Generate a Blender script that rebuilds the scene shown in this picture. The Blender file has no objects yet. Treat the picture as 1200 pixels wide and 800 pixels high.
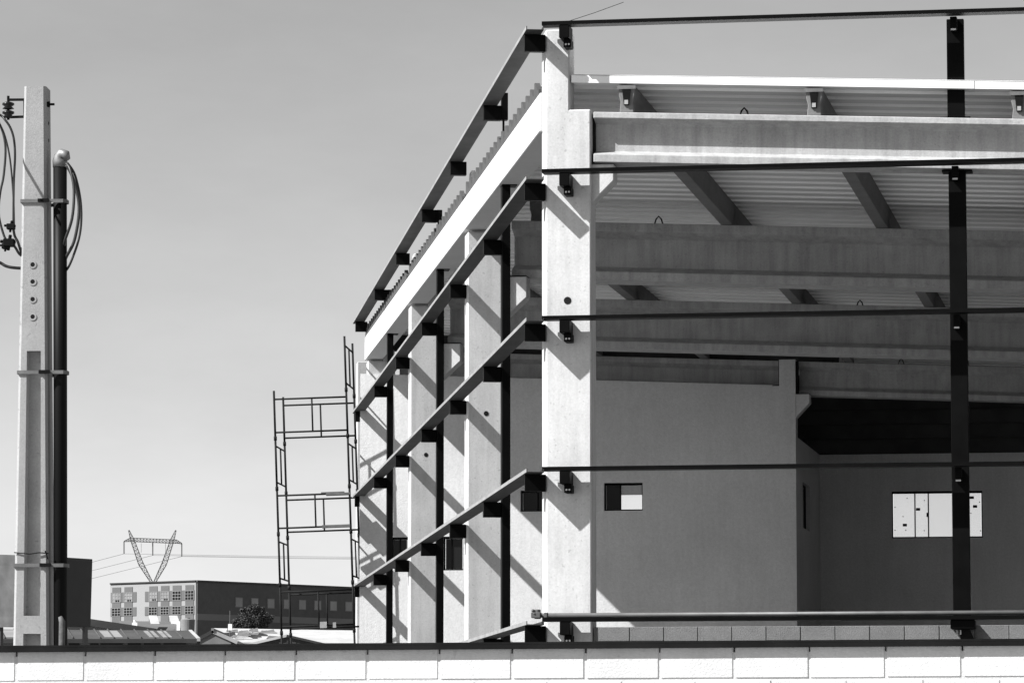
import bpy, bmesh, math, random
from mathutils import Vector, Matrix
R = math.radians
rnd = random.Random(7)
scene = bpy.context.scene
col = scene.collection

# ------------------------------------------------------------------ camera
F_PX = 4800.0                      # focal length in pixels of the 1200 px wide photograph
EYE = 1.6
TILT = math.atan(485 / F_PX)       # horizon lies below the frame
cam_d = bpy.data.cameras.new('camera')
cam_d.sensor_fit = 'HORIZONTAL'; cam_d.sensor_width = 36.0; cam_d.lens = F_PX / 1200 * 36
cam_d.clip_start = 0.5; cam_d.clip_end = 6000
cam = bpy.data.objects.new('camera', cam_d); col.objects.link(cam)
cam.location = (0, 0, EYE); cam.rotation_euler = (math.pi / 2 + TILT, 0, 0)
scene.camera = cam
scene.render.resolution_x = 1024; scene.render.resolution_y = 682

# ------------------------------------------------------------------ sky, sun, exposure
SUN_AZ, SUN_EL = R(67), R(44.5)    # from behind the viewer, well to the left
to_sun = Vector((-math.sin(SUN_AZ) * math.cos(SUN_EL), -math.cos(SUN_AZ) * math.cos(SUN_EL), math.sin(SUN_EL)))
world = bpy.data.worlds.new('World'); scene.world = world; world.use_nodes = True
wt = world.node_tree; wt.nodes.clear()
sky = wt.nodes.new('ShaderNodeTexSky'); sky.sky_type = 'NISHITA'; sky.sun_disc = False
sky.sun_elevation = SUN_EL; sky.sun_rotation = R(180 + 67); sky.air_density = 1.0; sky.dust_density = 0.7; sky.ozone_density = 1.0
sp = wt.nodes.new('ShaderNodeSeparateColor')     # black-and-white film behind a red filter: the sky as a grey tone
bw = wt.nodes.new('ShaderNodeMix'); bw.data_type = 'FLOAT'; bw.inputs[0].default_value = 0.1
bg = wt.nodes.new('ShaderNodeBackground'); bg.inputs['Strength'].default_value = 0.083
wo = wt.nodes.new('ShaderNodeOutputWorld')
wt.links.new(sky.outputs[0], sp.inputs[0]); wt.links.new(sp.outputs[0], bw.inputs[2]); wt.links.new(sp.outputs[1], bw.inputs[3]); tcw = wt.nodes.new('ShaderNodeTexCoord'); mpw = wt.nodes.new('ShaderNodeMapping'); mpw.inputs['Scale'].default_value = (9, 9, 26)   # faint even high haze over the whole sky
nzw = wt.nodes.new('ShaderNodeTexNoise'); nzw.inputs['Scale'].default_value = 1.0; nzw.inputs['Detail'].default_value = 6; nzw.inputs['Roughness'].default_value = 0.62
rgw = wt.nodes.new('ShaderNodeMapRange'); rgw.inputs['From Min'].default_value = 0.3; rgw.inputs['From Max'].default_value = 0.7; rgw.inputs['To Min'].default_value = 0.94; rgw.inputs['To Max'].default_value = 1.06
mlw = wt.nodes.new('ShaderNodeMath'); mlw.operation = 'MULTIPLY'
wt.links.new(tcw.outputs['Generated'], mpw.inputs['Vector']); wt.links.new(mpw.outputs[0], nzw.inputs['Vector']); wt.links.new(nzw.outputs['Fac'], rgw.inputs['Value'])
wt.links.new(bw.outputs[0], mlw.inputs[0]); wt.links.new(rgw.outputs[0], mlw.inputs[1]); wt.links.new(mlw.outputs[0], bg.inputs['Color']); wt.links.new(bg.outputs[0], wo.inputs['Surface'])
sd = bpy.data.lights.new('sun', 'SUN'); sd.energy = 5.0; sd.angle = R(0.5); sd.color = (1, 1, 1)
sun = bpy.data.objects.new('sun', sd); col.objects.link(sun)
sun.rotation_euler = (-to_sun).to_track_quat('-Z', 'Y').to_euler(); sun.location = (-30, 10, 40)
vs = scene.view_settings
vs.view_transform = 'Standard'; vs.look = 'None'; vs.gamma = 1.0; vs.use_curve_mapping = False; vs.exposure = 1.0
scene.render.engine = 'CYCLES'
scene.cycles.max_bounces = 8; scene.cycles.diffuse_bounces = 5

# ------------------------------------------------------------------ materials (neutral greys: black-and-white picture)
MATS = {}
def mat(name, base, rough=0.85, metal=0.0, var=0.12, scale=3.0, fine=60.0, fvar=0.06, bump=0.0, bscale=80.0, streak=0.0, spots=0.0, spec=0.5):
    if name in MATS: return MATS[name]
    m = bpy.data.materials.new(name); m.use_nodes = True; nt = m.node_tree; N = nt.nodes; L = nt.links
    b = N['Principled BSDF']; b.inputs['Roughness'].default_value = rough; b.inputs['Metallic'].default_value = metal
    b.inputs['Specular IOR Level'].default_value = spec
    tc = N.new('ShaderNodeTexCoord'); oi = N.new('ShaderNodeObjectInfo')
    add = N.new('ShaderNodeVectorMath'); add.operation = 'MULTIPLY_ADD'
    L.new(oi.outputs['Random'], add.inputs[0]); add.inputs[1].default_value = (7.3, 3.1, 5.7); L.new(tc.outputs['Object'], add.inputs[2])
    def noise(s, det, vec, rg=0.6):
        n = N.new('ShaderNodeTexNoise'); n.inputs['Scale'].default_value = s; n.inputs['Detail'].default_value = det; n.inputs['Roughness'].default_value = rg
        L.new(vec, n.inputs['Vector']); return n.outputs['Fac']
    def mr(fac, lo, hi, f0=0.25, f1=0.75):
        r = N.new('ShaderNodeMapRange'); r.inputs['From Min'].default_value = f0; r.inputs['From Max'].default_value = f1
        r.inputs['To Min'].default_value = lo; r.inputs['To Max'].default_value = hi; L.new(fac, r.inputs['Value']); return r.outputs[0]
    def mul(a, c):
        x = N.new('ShaderNodeMath'); x.operation = 'MULTIPLY'; L.new(a, x.inputs[0])
        if isinstance(c, (int, float)): x.inputs[1].default_value = c
        else: L.new(c, x.inputs[1])
        return x.outputs[0]
    v = mr(noise(scale, 5, add.outputs[0]), 1 - var, 1 + var)
    if fvar: v = mul(v, mr(noise(fine, 3, add.outputs[0]), 1 - fvar, 1 + fvar))
    if streak:
        mp = N.new('ShaderNodeMapping'); mp.inputs['Scale'].default_value = (9, 9, 0.7); L.new(add.outputs[0], mp.inputs['Vector'])
        v = mul(v, mr(noise(1.0, 4, mp.outputs[0]), 1 - streak, 1.0, 0.3, 0.6))
    if spots:
        v = mul(v, mr(noise(22.0, 2, add.outputs[0]), 1 - spots, 1.0, 0.28, 0.36))
    v = mul(v, mr(oi.outputs['Random'], 0.96, 1.04, 0, 1))
    v = mul(v, base)
    cx = N.new('ShaderNodeCombineColor')
    for i in range(3): L.new(v, cx.inputs[i])
    L.new(cx.outputs[0], b.inputs['Base Color'])
    if bump:
        bp = N.new('ShaderNodeBump'); bp.inputs['Strength'].default_value = bump; bp.inputs['Distance'].default_value = 0.01
        L.new(noise(bscale, 4, tc.outputs['Object']), bp.inputs['Height']); L.new(bp.outputs[0], b.inputs['Normal'])
    MATS[name] = m; return m
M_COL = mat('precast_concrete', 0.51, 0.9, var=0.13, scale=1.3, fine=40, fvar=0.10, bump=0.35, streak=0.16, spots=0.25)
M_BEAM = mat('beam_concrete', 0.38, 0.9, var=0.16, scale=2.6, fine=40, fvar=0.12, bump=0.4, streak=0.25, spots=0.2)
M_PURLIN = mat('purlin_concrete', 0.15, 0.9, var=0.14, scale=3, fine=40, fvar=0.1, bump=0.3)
M_SPAN = mat('pale_edge_beam_concrete', 0.58, 0.9, var=0.05, scale=1.2, fine=40, fvar=0.04, bump=0.2, streak=0.05)
M_PLASTER = mat('plaster', 0.52, 0.95, var=0.10, scale=0.7, fine=24, fvar=0.10, bump=0.6, bscale=45, streak=0.06)
M_BLACK = mat('black_paint', 0.003, 0.5, var=0.4, scale=4, fvar=0.1, spec=0.05)
M_DULL = mat('dull_black_steel', 0.008, 0.6, var=0.35, scale=5, fvar=0.1, spec=0.06)
M_PRIMER = mat('grey_primer_steel', 0.042, 0.6, var=0.4, scale=2.0, fvar=0.12, streak=0.2, spec=0.1)
M_PRIMER2 = mat('grey_closure_strip', 0.055, 0.7, var=0.2, scale=3)
M_LIP_LIT = mat('sunlit_lip', 0.24, 0.6, var=0.25, scale=3)
M_GALV = mat('galvanised_steel', 0.45, 0.4, metal=0.6, var=0.2, scale=6, fvar=0.1)
M_STRAP = mat('weathered_strap_steel', 0.14, 0.6, metal=0.3, var=0.3, scale=12)
M_RAILTUBE = mat('dull_galvanised_tube', 0.09, 0.55, metal=0.3, var=0.3, scale=5)
M_RIB_LIT = mat('roof_rib_lit', 0.93, 0.4, metal=0.05, var=0.05, scale=1.0, fvar=0.03)  # whiter than the pans: bright stripes of light put into the colour
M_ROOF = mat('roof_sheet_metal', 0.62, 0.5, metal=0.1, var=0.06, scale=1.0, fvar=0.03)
M_FLASH = mat('white_flashing', 0.8, 0.5, var=0.04, scale=2)
M_WHITE = mat('white_block_paint', 0.56, 0.9, var=0.09, scale=4, fine=50, fvar=0.07, bump=0.4, bscale=70, spots=0.14, streak=0.06)
M_MORTAR = mat('painted_mortar', 0.50, 0.95, var=0.08, scale=6, bump=0.4)
M_GBLOCK = mat('grey_concrete_block', 0.15, 0.95, var=0.14, scale=5, fine=70, fvar=0.2, bump=0.8, bscale=90, spots=0.15)
M_GMORT = mat('grey_mortar', 0.16, 0.95, var=0.1)
M_DARK = mat('dark_void_backing', 0.045, 0.95, var=0.4, scale=1.0, spec=0.03)
M_POLE = mat('pole_concrete', 0.31, 0.92, var=0.10, scale=4, fine=70, fvar=0.12, bump=0.2, bscale=120, spots=0.25, streak=0.1)
M_PIPE = mat('black_conduit_plastic', 0.005, 0.5, var=0.2, scale=4, spec=0.1)
M_CABLE = mat('cable_rubber', 0.02, 0.5, var=0.2)
M_ALU = mat('cast_aluminium', 0.2, 0.5, metal=0.4, var=0.2, scale=15)
M_TUBE = mat('scaffold_tube_steel', 0.012, 0.7, var=0.4, scale=5, spec=0.1)
M_WOOD = mat('scaffold_board', 0.12, 0.9, var=0.3, scale=6)
M_YARD = mat('yard_ground', 0.14, 0.95, var=0.12, scale=0.15, fine=4, fvar=0.1)
M_SOIL = mat('dark_soil', 0.10, 0.95, var=0.25, scale=0.4, fine=6, fvar=0.2)
M_HILL = mat('hill_ground', 0.12, 0.95, var=0.3, scale=0.02, fine=0.4, fvar=0.2)
M_SHEDROOF = mat('old_fibre_cement_roof', 0.04, 0.95, var=0.35, scale=0.25, fine=1.6, fvar=0.25)
M_SHEDWALL = mat('old_shed_wall', 0.17, 0.95, var=0.25, scale=0.4, fine=2.0, fvar=0.15)
M_SHEDDARK = mat('dark_shed_wall', 0.03, 0.95, var=0.3, scale=0.4, fine=2.0, fvar=0.2)
M_PALEROOF = mat('pale_roof', 0.36, 0.9, var=0.2, scale=0.3, fine=1.2, fvar=0.12)
M_OWHITE = mat('office_white_render', 0.25, 0.9, var=0.05, scale=0.1, fvar=0.03)
M_OGREY = mat('office_grey_panel', 0.10, 0.9, var=0.08, scale=0.1)
M_ODARK = mat('office_dark_cladding', 0.075, 0.9, var=0.12, scale=0.06, fine=0.8, fvar=0.12)
M_OBAND = mat('office_grey_band', 0.15, 0.9, var=0.1, scale=0.1)
M_OPANE = mat('office_dark_pane', 0.008, 0.3, var=0.5, scale=0.3, spec=0.2)
M_OBLIND = mat('office_blind', 0.17, 0.6, var=0.3, scale=0.5)
M_LATTICE = mat('lattice_steel', 0.09, 0.7, metal=0.2, var=0.1)
M_LEAF = mat('leaf', 0.03, 0.8, var=0.5, scale=0.6, fvar=0.1)
M_BARK = mat('bark', 0.05, 0.95)
M_TANK = mat('dark_tank_sheet', 0.016, 0.6, var=0.35, scale=0.5, fine=2, fvar=0.1)
M_STICK = mat('dark_sticker', 0.012, 0.8, spec=0.1)
def glass_mat(name, film):
    m = bpy.data.materials.new(name); m.use_nodes = True; nt = m.node_tree; N = nt.nodes; L = nt.links
    N.remove(N['Principled BSDF']); out = N['Material Output']
    tr = N.new('ShaderNodeBsdfTransparent'); tr.inputs[0].default_value = (0.97, 0.97, 0.97, 1)
    gl = N.new('ShaderNodeBsdfGlossy'); gl.inputs['Roughness'].default_value = 0.1
    tl = N.new('ShaderNodeBsdfTranslucent'); tl.inputs[0].default_value = (0.9, 0.9, 0.9, 1)
    m1 = N.new('ShaderNodeMixShader'); m1.inputs[0].default_value = 0.05; L.new(tr.outputs[0], m1.inputs[1]); L.new(gl.outputs[0], m1.inputs[2])
    m2 = N.new('ShaderNodeMixShader'); m2.inputs[0].default_value = film; L.new(m1.outputs[0], m2.inputs[1]); L.new(tl.outputs[0], m2.inputs[2])
    L.new(m2.outputs[0], out.inputs['Surface']); return m
M_GLASS = glass_mat('window_film_glass', 0.15); M_CLEAR = glass_mat('clear_window_glass', 0.0)

# ------------------------------------------------------------------ mesh helpers
class MB:
    def __init__(s): s.v = []; s.f = []
    def add(s, vs, fs):
        o = len(s.v); s.v += [tuple(p) for p in vs]; s.f += [tuple(i + o for i in f) for f in fs]; return s
    def box(s, x0, x1, y0, y1, z0, z1):
        return s.add([(x0,y0,z0),(x1,y0,z0),(x1,y1,z0),(x0,y1,z0),(x0,y0,z1),(x1,y0,z1),(x1,y1,z1),(x0,y1,z1)],
                     [(3,2,1,0),(4,5,6,7),(0,1,5,4),(1,2,6,5),(2,3,7,6),(3,0,4,7)])
    def loft(s, A, B):          # two equal polygons in 3D, capped
        n = len(A)
        return s.add(list(A) + list(B), [tuple(range(n))[::-1], tuple(range(n, 2*n))] + [(i, (i+1) % n, n + (i+1) % n, n + i) for i in range(n)])
    def prism(s, poly, z0, z1):  # footprint, z may be callable(x,y)
        g = (lambda z: z if callable(z) else (lambda x, y: z))
        a, b = g(z0), g(z1)
        return s.loft([(x, y, a(x, y)) for x, y in poly], [(x, y, b(x, y)) for x, y in poly])
    def tube(s, pts, r, n=8, caps=True):
        pts = [Vector(p) for p in pts]; rings = []
        rr = r if isinstance(r, (list, tuple)) else [r] * len(pts)
        t0 = (pts[1] - pts[0]).normalized(); ref = Vector((0, 0, 1)) if abs(t0.z) < 0.9 else Vector((1, 0, 0))
        for i, p in enumerate(pts):
            t = ((pts[min(i+1, len(pts)-1)] - p).normalized() + (p - pts[max(i-1, 0)]).normalized()).normalized()
            a = ref - t * ref.dot(t); a.normalize(); ref = a; b = t.cross(a)
            rings.append([p + (a * math.cos(2*math.pi*k/n) + b * math.sin(2*math.pi*k/n)) * rr[i] for k in range(n)])
        vs = [q for g in rings for q in g]; fs = []
        for i in range(len(pts) - 1):
            for k in range(n): fs.append((i*n + k, i*n + (k+1) % n, (i+1)*n + (k+1) % n, (i+1)*n + k))
        if caps: fs += [tuple(range(n))[::-1], tuple(range((len(pts)-1)*n, len(pts)*n))]
        return s.add(vs, fs)
    def bar(s, p, q, w): return s.tube([p, q], w * 0.7071, 4)
    def mesh(s, name, m, bevel=0.0, smooth=False):
        me = bpy.data.meshes.new(name); me.from_pydata(s.v, [], s.f)
        bm = bmesh.new(); bm.from_mesh(me); bmesh.ops.recalc_face_normals(bm, faces=bm.faces)
        if bevel: bmesh.ops.bevel(bm, geom=list(bm.edges), offset=bevel, segments=1, affect='EDGES', clamp_overlap=True)
        bm.to_mesh(me); bm.free()
        if smooth:
            for p in me.polygons: p.use_smooth = True
        me.materials.append(m); return me
    def build(s, name, m, parent=None, bevel=0.0, smooth=False):
        return link(name, s.mesh(name, m, bevel, smooth), parent)
def link(name, me, parent=None, loc=None):
    o = bpy.data.objects.new(name, me); col.objects.link(o); o.parent = parent
    if loc: o.location = loc
    return o
def tag(o, label=None, cat=None, group=None, kind=None):
    if label: o['label'] = label
    if cat: o['category'] = cat
    if group: o['group'] = group
    if kind: o['kind'] = kind
    return o
def empty(name, loc=(0, 0, 0), rz=0.0, **k):
    o = bpy.data.objects.new(name, None); col.objects.link(o); o.location = loc; o.rotation_euler = (0, 0, rz); o.empty_display_size = 0.3
    return tag(o, **k)
def sheet_with_holes(mb, x0, x1, z0, z1, holes, y0, y1):
    """wall slab between y0 and y1 with rectangular openings (x0,x1,z0,z1); z1 may be a function of x"""
    zt = z1 if callable(z1) else (lambda x: z1)
    xs = sorted({x0, x1} | {h[0] for h in holes} | {h[1] for h in holes})
    for a, b in zip(xs, xs[1:]):
        spans = sorted((h[2], h[3]) for h in holes if h[0] <= a + 1e-6 and h[1] >= b - 1e-6)
        z = z0
        for (h0, h1) in spans:
            mb.box(a, b, y0, y1, z, h0); z = h1
        mb.loft([(a,y0,z),(b,y0,z),(b,y1,z),(a,y1,z)], [(a,y0,zt(a)),(b,y0,zt(b)),(b,y1,zt(b)),(a,y1,zt(a))])
    return mb

# ------------------------------------------------------------------ the setting: ground
def grid_ground():
    mb = MB(); xs = [-2500, -900, -400, -200, -80, -30, 0, 30, 80, 200, 400, 900, 2500]; ys = [-60, 0, 30, 60, 100, 200, 300, 380, 460, 540, 620, 700, 800, 1000, 1400, 2200, 4500]
    def h(y):
        t = min(1, max(0, (y - 300) / 420)); return 19.5 * t * t * (3 - 2 * t)
    for y in ys:
        for x in xs: mb.v.append((x, y, h(y)))
    n = len(xs)
    for j in range(len(ys) - 1):
        for i in range(n - 1): mb.f.append((j*n+i, j*n+i+1, (j+1)*n+i+1, (j+1)*n+i))
    return mb
g = grid_ground().build('ground', M_HILL); tag(g, kind='structure')
y_ = MB().box(-30, 60, 22.9, 110, -0.3, 0.004).build('yard', M_YARD); tag(y_, kind='structure')
p_ = MB().box(-60, 60, -30, 20.0, -0.3, 0.12).build('pavement', mat('pavement_concrete', 0.22, 0.95, var=0.1, scale=0.5)); tag(p_, kind='structure')

# ------------------------------------------------------------------ the warehouse frame (local x along the front, local y into the building)
BU = math.atan2(4824, 28900)
CX, CY = 0.39797, 48.0
W = empty('warehouse_frame', (CX, CY, 0), -BU, label='unfinished precast concrete warehouse frame with black steel rails and corrugated roof', cat='building')
wu, wv = -0.26248, 0.96494           # direction of the skewed left side
nu, nv = -wv, wu                     # its outward normal
SLOPE = 0.0425
def top(u, v=0): return 9.193 - SLOPE * u      # top of the roof beams
def Lp(s, off, z=None):                        # along the left side, off = outwards
    p = (s * wu + off * nu, s * wv + off * nv)
    return p if z is None else (p[0], p[1], z)
S_COL = [0.0, 10.35, 21.2, 32.3]
S_POST = [5.4, 15.8, 26.9]
V_BEAM = [0.2, 10.78, 21.2, 31.62]
GZ_F = [10.168, 8.412, 6.678, 4.908, 3.152]
GZ_L = [10.105, 8.325, 6.655, 4.885, 3.112]
U_END = 10.2

def hole(parent, c, n, r=0.035):
    """form-tie hole: flat disc, the shade inside painted as dark colour"""
    c = Vector(c); n = Vector(n).normalized()
    mb = MB().tube([c + n * 0.003, c + n * 0.0035], r, 14)
    return mb.build('tie_hole', M_STICK, parent)

def corbel(parent, poly_uz, v0, v1):
    return MB().loft([(u, v0, z) for u, z in poly_uz], [(u, v1, z) for u, z in poly_uz]).build('corbel', M_COL, parent, bevel=0.012)

# corner column: front along u, left side along the skewed wall
sk = 0.40 * wu / wv
prof0 = [(0.0, 0), (0.54, 0), (0.54, 9.20), (0.285, 9.20), (0.285, 10.165), (0.0, 10.165)]
c0 = MB().loft([(u, 0.0, z) for u, z in prof0], [((sk if u == 0.0 else u), 0.40, z) for u, z in prof0])
column = c0.build('column', M_COL, W, bevel=0.016)
MB().box(0.543, 0.572, 0.14, 0.38, 8.57, 9.16).build('joint_filler', M_STICK, column)
MB().box(0.545, 0.80, 0.06, 0.36, 8.556, 8.566).build('bearing_pad', M_STICK, column)
zb = 8.555
corbel(column, [(0.50, zb), (0.805, zb), (0.805, zb - 0.20), (0.50, zb - 0.50)], 0.07, 0.37)
hole(column, (0.26, 0.0, 6.93), (0, -1, 0), 0.045)
MB().loft([(-8.4, 31.60, top(-8.4)), (0.75, 31.60, top(0.75)), (0.75, 31.63, top(0.75)), (-8.4, 31.63, top(-8.4))], [(-8.4, 31.60, top(-8.4) + .335), (0.75, 31.60, top(0.75) + .335), (0.75, 31.63, top(0.75) + .335), (-8.4, 31.63, top(-8.4) + .335)]).build('dark_gap_panel', M_DARK, W)  # dark panel closing the gap above the far roof beam
# further columns of the left side, square to the skewed wall
for i in (1, 2, 3):
    s0 = S_COL[i]; A = Lp(s0, 0); 
    poly = [Lp(s0, 0), Lp(s0, -0.54), Lp(s0 + 0.45, -0.54), Lp(s0 + 0.45, 0)]
    zt = top(A[0]) - 0.235
    c = MB().prism(poly, 0, zt).build('column', M_COL, W, bevel=0.018)
    MB().prism([Lp(s0+0.1, -0.06), Lp(s0+0.1, -0.30), Lp(s0 + 0.42, -0.30), Lp(s0 + 0.42, -0.06)], zt - 0.02, zt + 0.9 if i < 3 else 10.1).build('column_head', M_COL, c, bevel=0.012)
    # inner head that carries the roof beam
    MB().prism([Lp(s0+0.01, -0.30), Lp(s0+0.01, -0.53), Lp(s0 + 0.44, -0.53), Lp(s0 + 0.44, -0.30)], zt - 0.02, top(A[0]) - 0.02).build('column_head', M_COL, c, bevel=0.012)
    ur, vr = Lp(s0, -0.54); zc = top(ur) - 0.845
    corbel(c, [(ur - 0.05, zc), (ur + 0.30, zc), (ur + 0.30, zc - 0.30), (ur - 0.05, zc - 0.62)], vr + 0.10, vr + 0.42)
    if i < 3: hole(c, Lp(s0, -0.27, {1: 6.46, 2: 6.66}[i]), (-wu, -wv, 0), 0.036)
    MB().box(ur + 0.0, ur + 0.29, vr + 0.09, vr + 0.40, zc + 0.001, zc + 0.012).build('bearing_pad', M_STICK, c)
# columns at the right end of the front and roof lines (outside the picture)
for i, vb in enumerate(V_BEAM):
    MB().box(9.72, 10.2, vb - 0.2, vb + 0.2, 0, top(9.7)).build('column', M_COL, W, bevel=0.018)

# precast I-shaped beams
def ibeam(name, u0, u1, vc, h, fl, web, tf, m, taper=0.07, bf=None):
    bf = bf or tf
    prof = [(-fl/2, 0), (fl/2, 0), (fl/2, -tf), (web/2, -tf - taper), (web/2, -h + bf + taper), (fl/2, -h + bf), (fl/2, -h), (-fl/2, -h), (-fl/2, -h + bf), (-web/2, -h + bf + taper), (-web/2, -tf - taper), (-fl/2, -tf)]
    return MB().loft([(u0, vc + y, top(u0) + z) for y, z in prof], [(u1, vc + y, top(u1) + z) for y, z in prof]).build(name, m, W, bevel=0.008)
def loop(parent, u, v, z, w=0.13, h=0.12):
    MB().tube([(u - w/2, v, z - 0.02), (u - w/4, v, z + h*0.7), (u, v, z + h), (u + w/4, v, z + h*0.7), (u + w/2, v, z - 0.02)], 0.011, 6).build('lifting_loop', M_DULL, parent, smooth=True)
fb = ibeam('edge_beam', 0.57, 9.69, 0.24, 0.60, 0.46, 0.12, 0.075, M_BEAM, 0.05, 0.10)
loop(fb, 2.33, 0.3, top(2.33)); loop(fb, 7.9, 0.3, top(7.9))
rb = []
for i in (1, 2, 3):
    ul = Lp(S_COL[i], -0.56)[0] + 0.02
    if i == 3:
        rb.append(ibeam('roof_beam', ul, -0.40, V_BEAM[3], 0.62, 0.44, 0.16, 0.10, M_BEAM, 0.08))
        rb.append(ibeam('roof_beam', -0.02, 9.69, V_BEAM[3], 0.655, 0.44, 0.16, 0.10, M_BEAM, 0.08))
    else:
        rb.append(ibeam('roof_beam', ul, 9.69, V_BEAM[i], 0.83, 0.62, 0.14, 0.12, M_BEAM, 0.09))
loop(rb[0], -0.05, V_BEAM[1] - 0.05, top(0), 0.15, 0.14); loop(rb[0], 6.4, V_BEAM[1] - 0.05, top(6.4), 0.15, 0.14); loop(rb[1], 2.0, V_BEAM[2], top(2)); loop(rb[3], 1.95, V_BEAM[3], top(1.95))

# edge beams along the left side: one per bay, following the roof slope
def span(s0, s1):
    def sec(s):
        u, v = Lp(s, 0); t = top(u)
        return [Lp(s, 0.035, t + d0), Lp(s, 0.035, t + d1), Lp(s, -0.30, t + d1), Lp(s, -0.30, t + d0)]
    d0, d1 = 0.265, -0.20
    o = MB().loft(sec(s0), sec(s1)).build('side_beam', M_SPAN, W, bevel=0.01)
    tm = MB(); k = math.floor(s0 * wv / 0.5) * 0.5
    while k < s1 * wv:
        prof = [(max(k, s0 * wv), 0.267), (max(k, s0 * wv), 0.335), (k + 0.12, 0.335), (k + 0.40, 0.475), (k + 0.47, 0.475), (k + 0.475, 0.335), (k + 0.499, 0.335), (k + 0.499, 0.267)]
        if k + 0.1 > s0 * wv and k + 0.45 < s1 * wv:
            f = lambda off: [Lp(v_ / wv, off, top(Lp(v_ / wv, 0)[0]) + z_) for v_, z_ in prof]
            tm.loft(f(0.028), f(-0.03))
        k += 0.5
    tm.build('ridged_closure', M_PRIMER2, o)
span(0.33, 10.50); span(10.52, 21.35); span(21.37, 32.74)
# far end stub of the side wall: flat end column strip
MB().prism([Lp(34.4, 0.07), Lp(34.4, -0.3), Lp(34.8, -0.3), Lp(34.8, 0.07)], 0, 9.5).build('end_pilaster', M_COL, W, bevel=0.01)
# purlins between the roof beams
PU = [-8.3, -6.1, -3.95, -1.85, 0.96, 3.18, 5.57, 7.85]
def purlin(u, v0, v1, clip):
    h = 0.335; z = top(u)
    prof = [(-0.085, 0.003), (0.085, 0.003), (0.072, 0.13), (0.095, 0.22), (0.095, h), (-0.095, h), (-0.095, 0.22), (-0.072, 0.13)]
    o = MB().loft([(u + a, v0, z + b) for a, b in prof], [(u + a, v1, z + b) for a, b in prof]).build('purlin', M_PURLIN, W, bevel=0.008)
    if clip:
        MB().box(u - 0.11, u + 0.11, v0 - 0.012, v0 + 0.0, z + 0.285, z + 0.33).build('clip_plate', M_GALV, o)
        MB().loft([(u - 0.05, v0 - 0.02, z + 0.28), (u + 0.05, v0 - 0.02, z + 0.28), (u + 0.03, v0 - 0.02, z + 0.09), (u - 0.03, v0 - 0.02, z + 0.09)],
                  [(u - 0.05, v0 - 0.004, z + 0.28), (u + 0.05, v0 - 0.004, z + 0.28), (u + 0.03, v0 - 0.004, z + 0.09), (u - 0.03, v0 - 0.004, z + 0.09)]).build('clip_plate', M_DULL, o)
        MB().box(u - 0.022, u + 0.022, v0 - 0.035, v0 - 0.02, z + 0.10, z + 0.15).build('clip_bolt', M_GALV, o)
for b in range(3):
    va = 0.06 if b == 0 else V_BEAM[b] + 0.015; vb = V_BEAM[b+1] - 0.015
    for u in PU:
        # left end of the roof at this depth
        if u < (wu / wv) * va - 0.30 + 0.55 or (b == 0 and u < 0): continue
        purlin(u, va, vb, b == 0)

# corrugated roof sheets: ribs run down the slope, each sheet 1 m wide
RB = 0.345
def roof_profile(v):   # height of the sheet over its base plane
    t = (v % 0.5) / 0.5
    if t < 0.50: return 0.0
    if t < 0.64: return (t - 0.50) / 0.14 * 0.08
    if t < 0.93: return 0.08
    return max(0.0, (0.945 - t) / 0.015) * 0.08
def roof_sheet(v0, v1):
    vs = [v0]
    k = math.floor(v0 / 0.5) * 0.5
    while k < v1:
        for t in (0, 0.25, 0.32, 0.465, 0.4725):
            if v0 < k + t < v1: vs.append(k + t)
        k += 0.5
    vs.append(v1)
    mb = MB(); rows = []
    for v in vs:
        ul = max(wu / wv * v + 0.05, -8.75); ur = U_END; r = []
        for u in (ul, ur): r.append((u, v, top(u) + RB + roof_profile(v)))
        for u in (ur, ul): r.append((u, v, top(u) + RB + roof_profile(v) + 0.012))
        rows.append(r)
    for a, b in zip(rows, rows[1:]):
        o = len(mb.v); mb.v += a + b
        mb.f += [(o, o+1, o+5, o+4), (o+2, o+3, o+7, o+6), (o+1, o+2, o+6, o+5), (o+3, o, o+4, o+7)]
    o = len(mb.v); mb.v += rows[0] + rows[-1]; mb.f += [(o, o+1, o+2, o+3), (o+7, o+6, o+5, o+4)]
    return mb
def sheet_build(mb):
    o = mb.build('roof_sheet', M_ROOF, W); o.data.materials.append(M_RIB_LIT)
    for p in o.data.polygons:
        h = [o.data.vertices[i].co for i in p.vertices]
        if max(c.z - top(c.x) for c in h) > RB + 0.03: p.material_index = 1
v = 0.03; nxt = 1.0
while v < 42:
    if v < 0.45:   # first sheet starts right of the corner column head
        mb = MB(); e = roof_sheet(v, nxt)
        mb.v = [((max(p[0], 0.33) if p[0] < 0.33 and p[1] < 0.46 else p[0]), p[1], (p[2] if not (p[0] < 0.33 and p[1] < 0.46) else p[2] - SLOPE * (0.33 - p[0]))) for p in e.v]; mb.f = e.f
        sheet_build(mb)
    else: sheet_build(roof_sheet(v, nxt))
    v = nxt + 0.002; nxt += 1.0
# bright edge flashing over the front
def slab(name, m, u0, u1, v0, v1, dz0, dz1, parent=W, bevel=0.0):
    return MB().loft([(u0, v0, top(u0)+dz0), (u0, v1, top(u0)+dz0), (u0, v1, top(u0)+dz1), (u0, v0, top(u0)+dz1)],
                     [(u1, v0, top(u1)+dz0), (u1, v1, top(u1)+dz0), (u1, v1, top(u1)+dz1), (u1, v0, top(u1)+dz1)]).build(name, m, parent, bevel)
slab('roof_flashing', M_FLASH, 0.31, 5.05, 0.0, 0.02, 0.345, 0.432); slab('roof_flashing', M_FLASH, 5.06, U_END, -0.005, 0.015, 0.343, 0.43)
slab('roof_flashing', M_FLASH, 0.31, U_END, 0.0215, 0.36, 0.442, 0.446)

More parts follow.
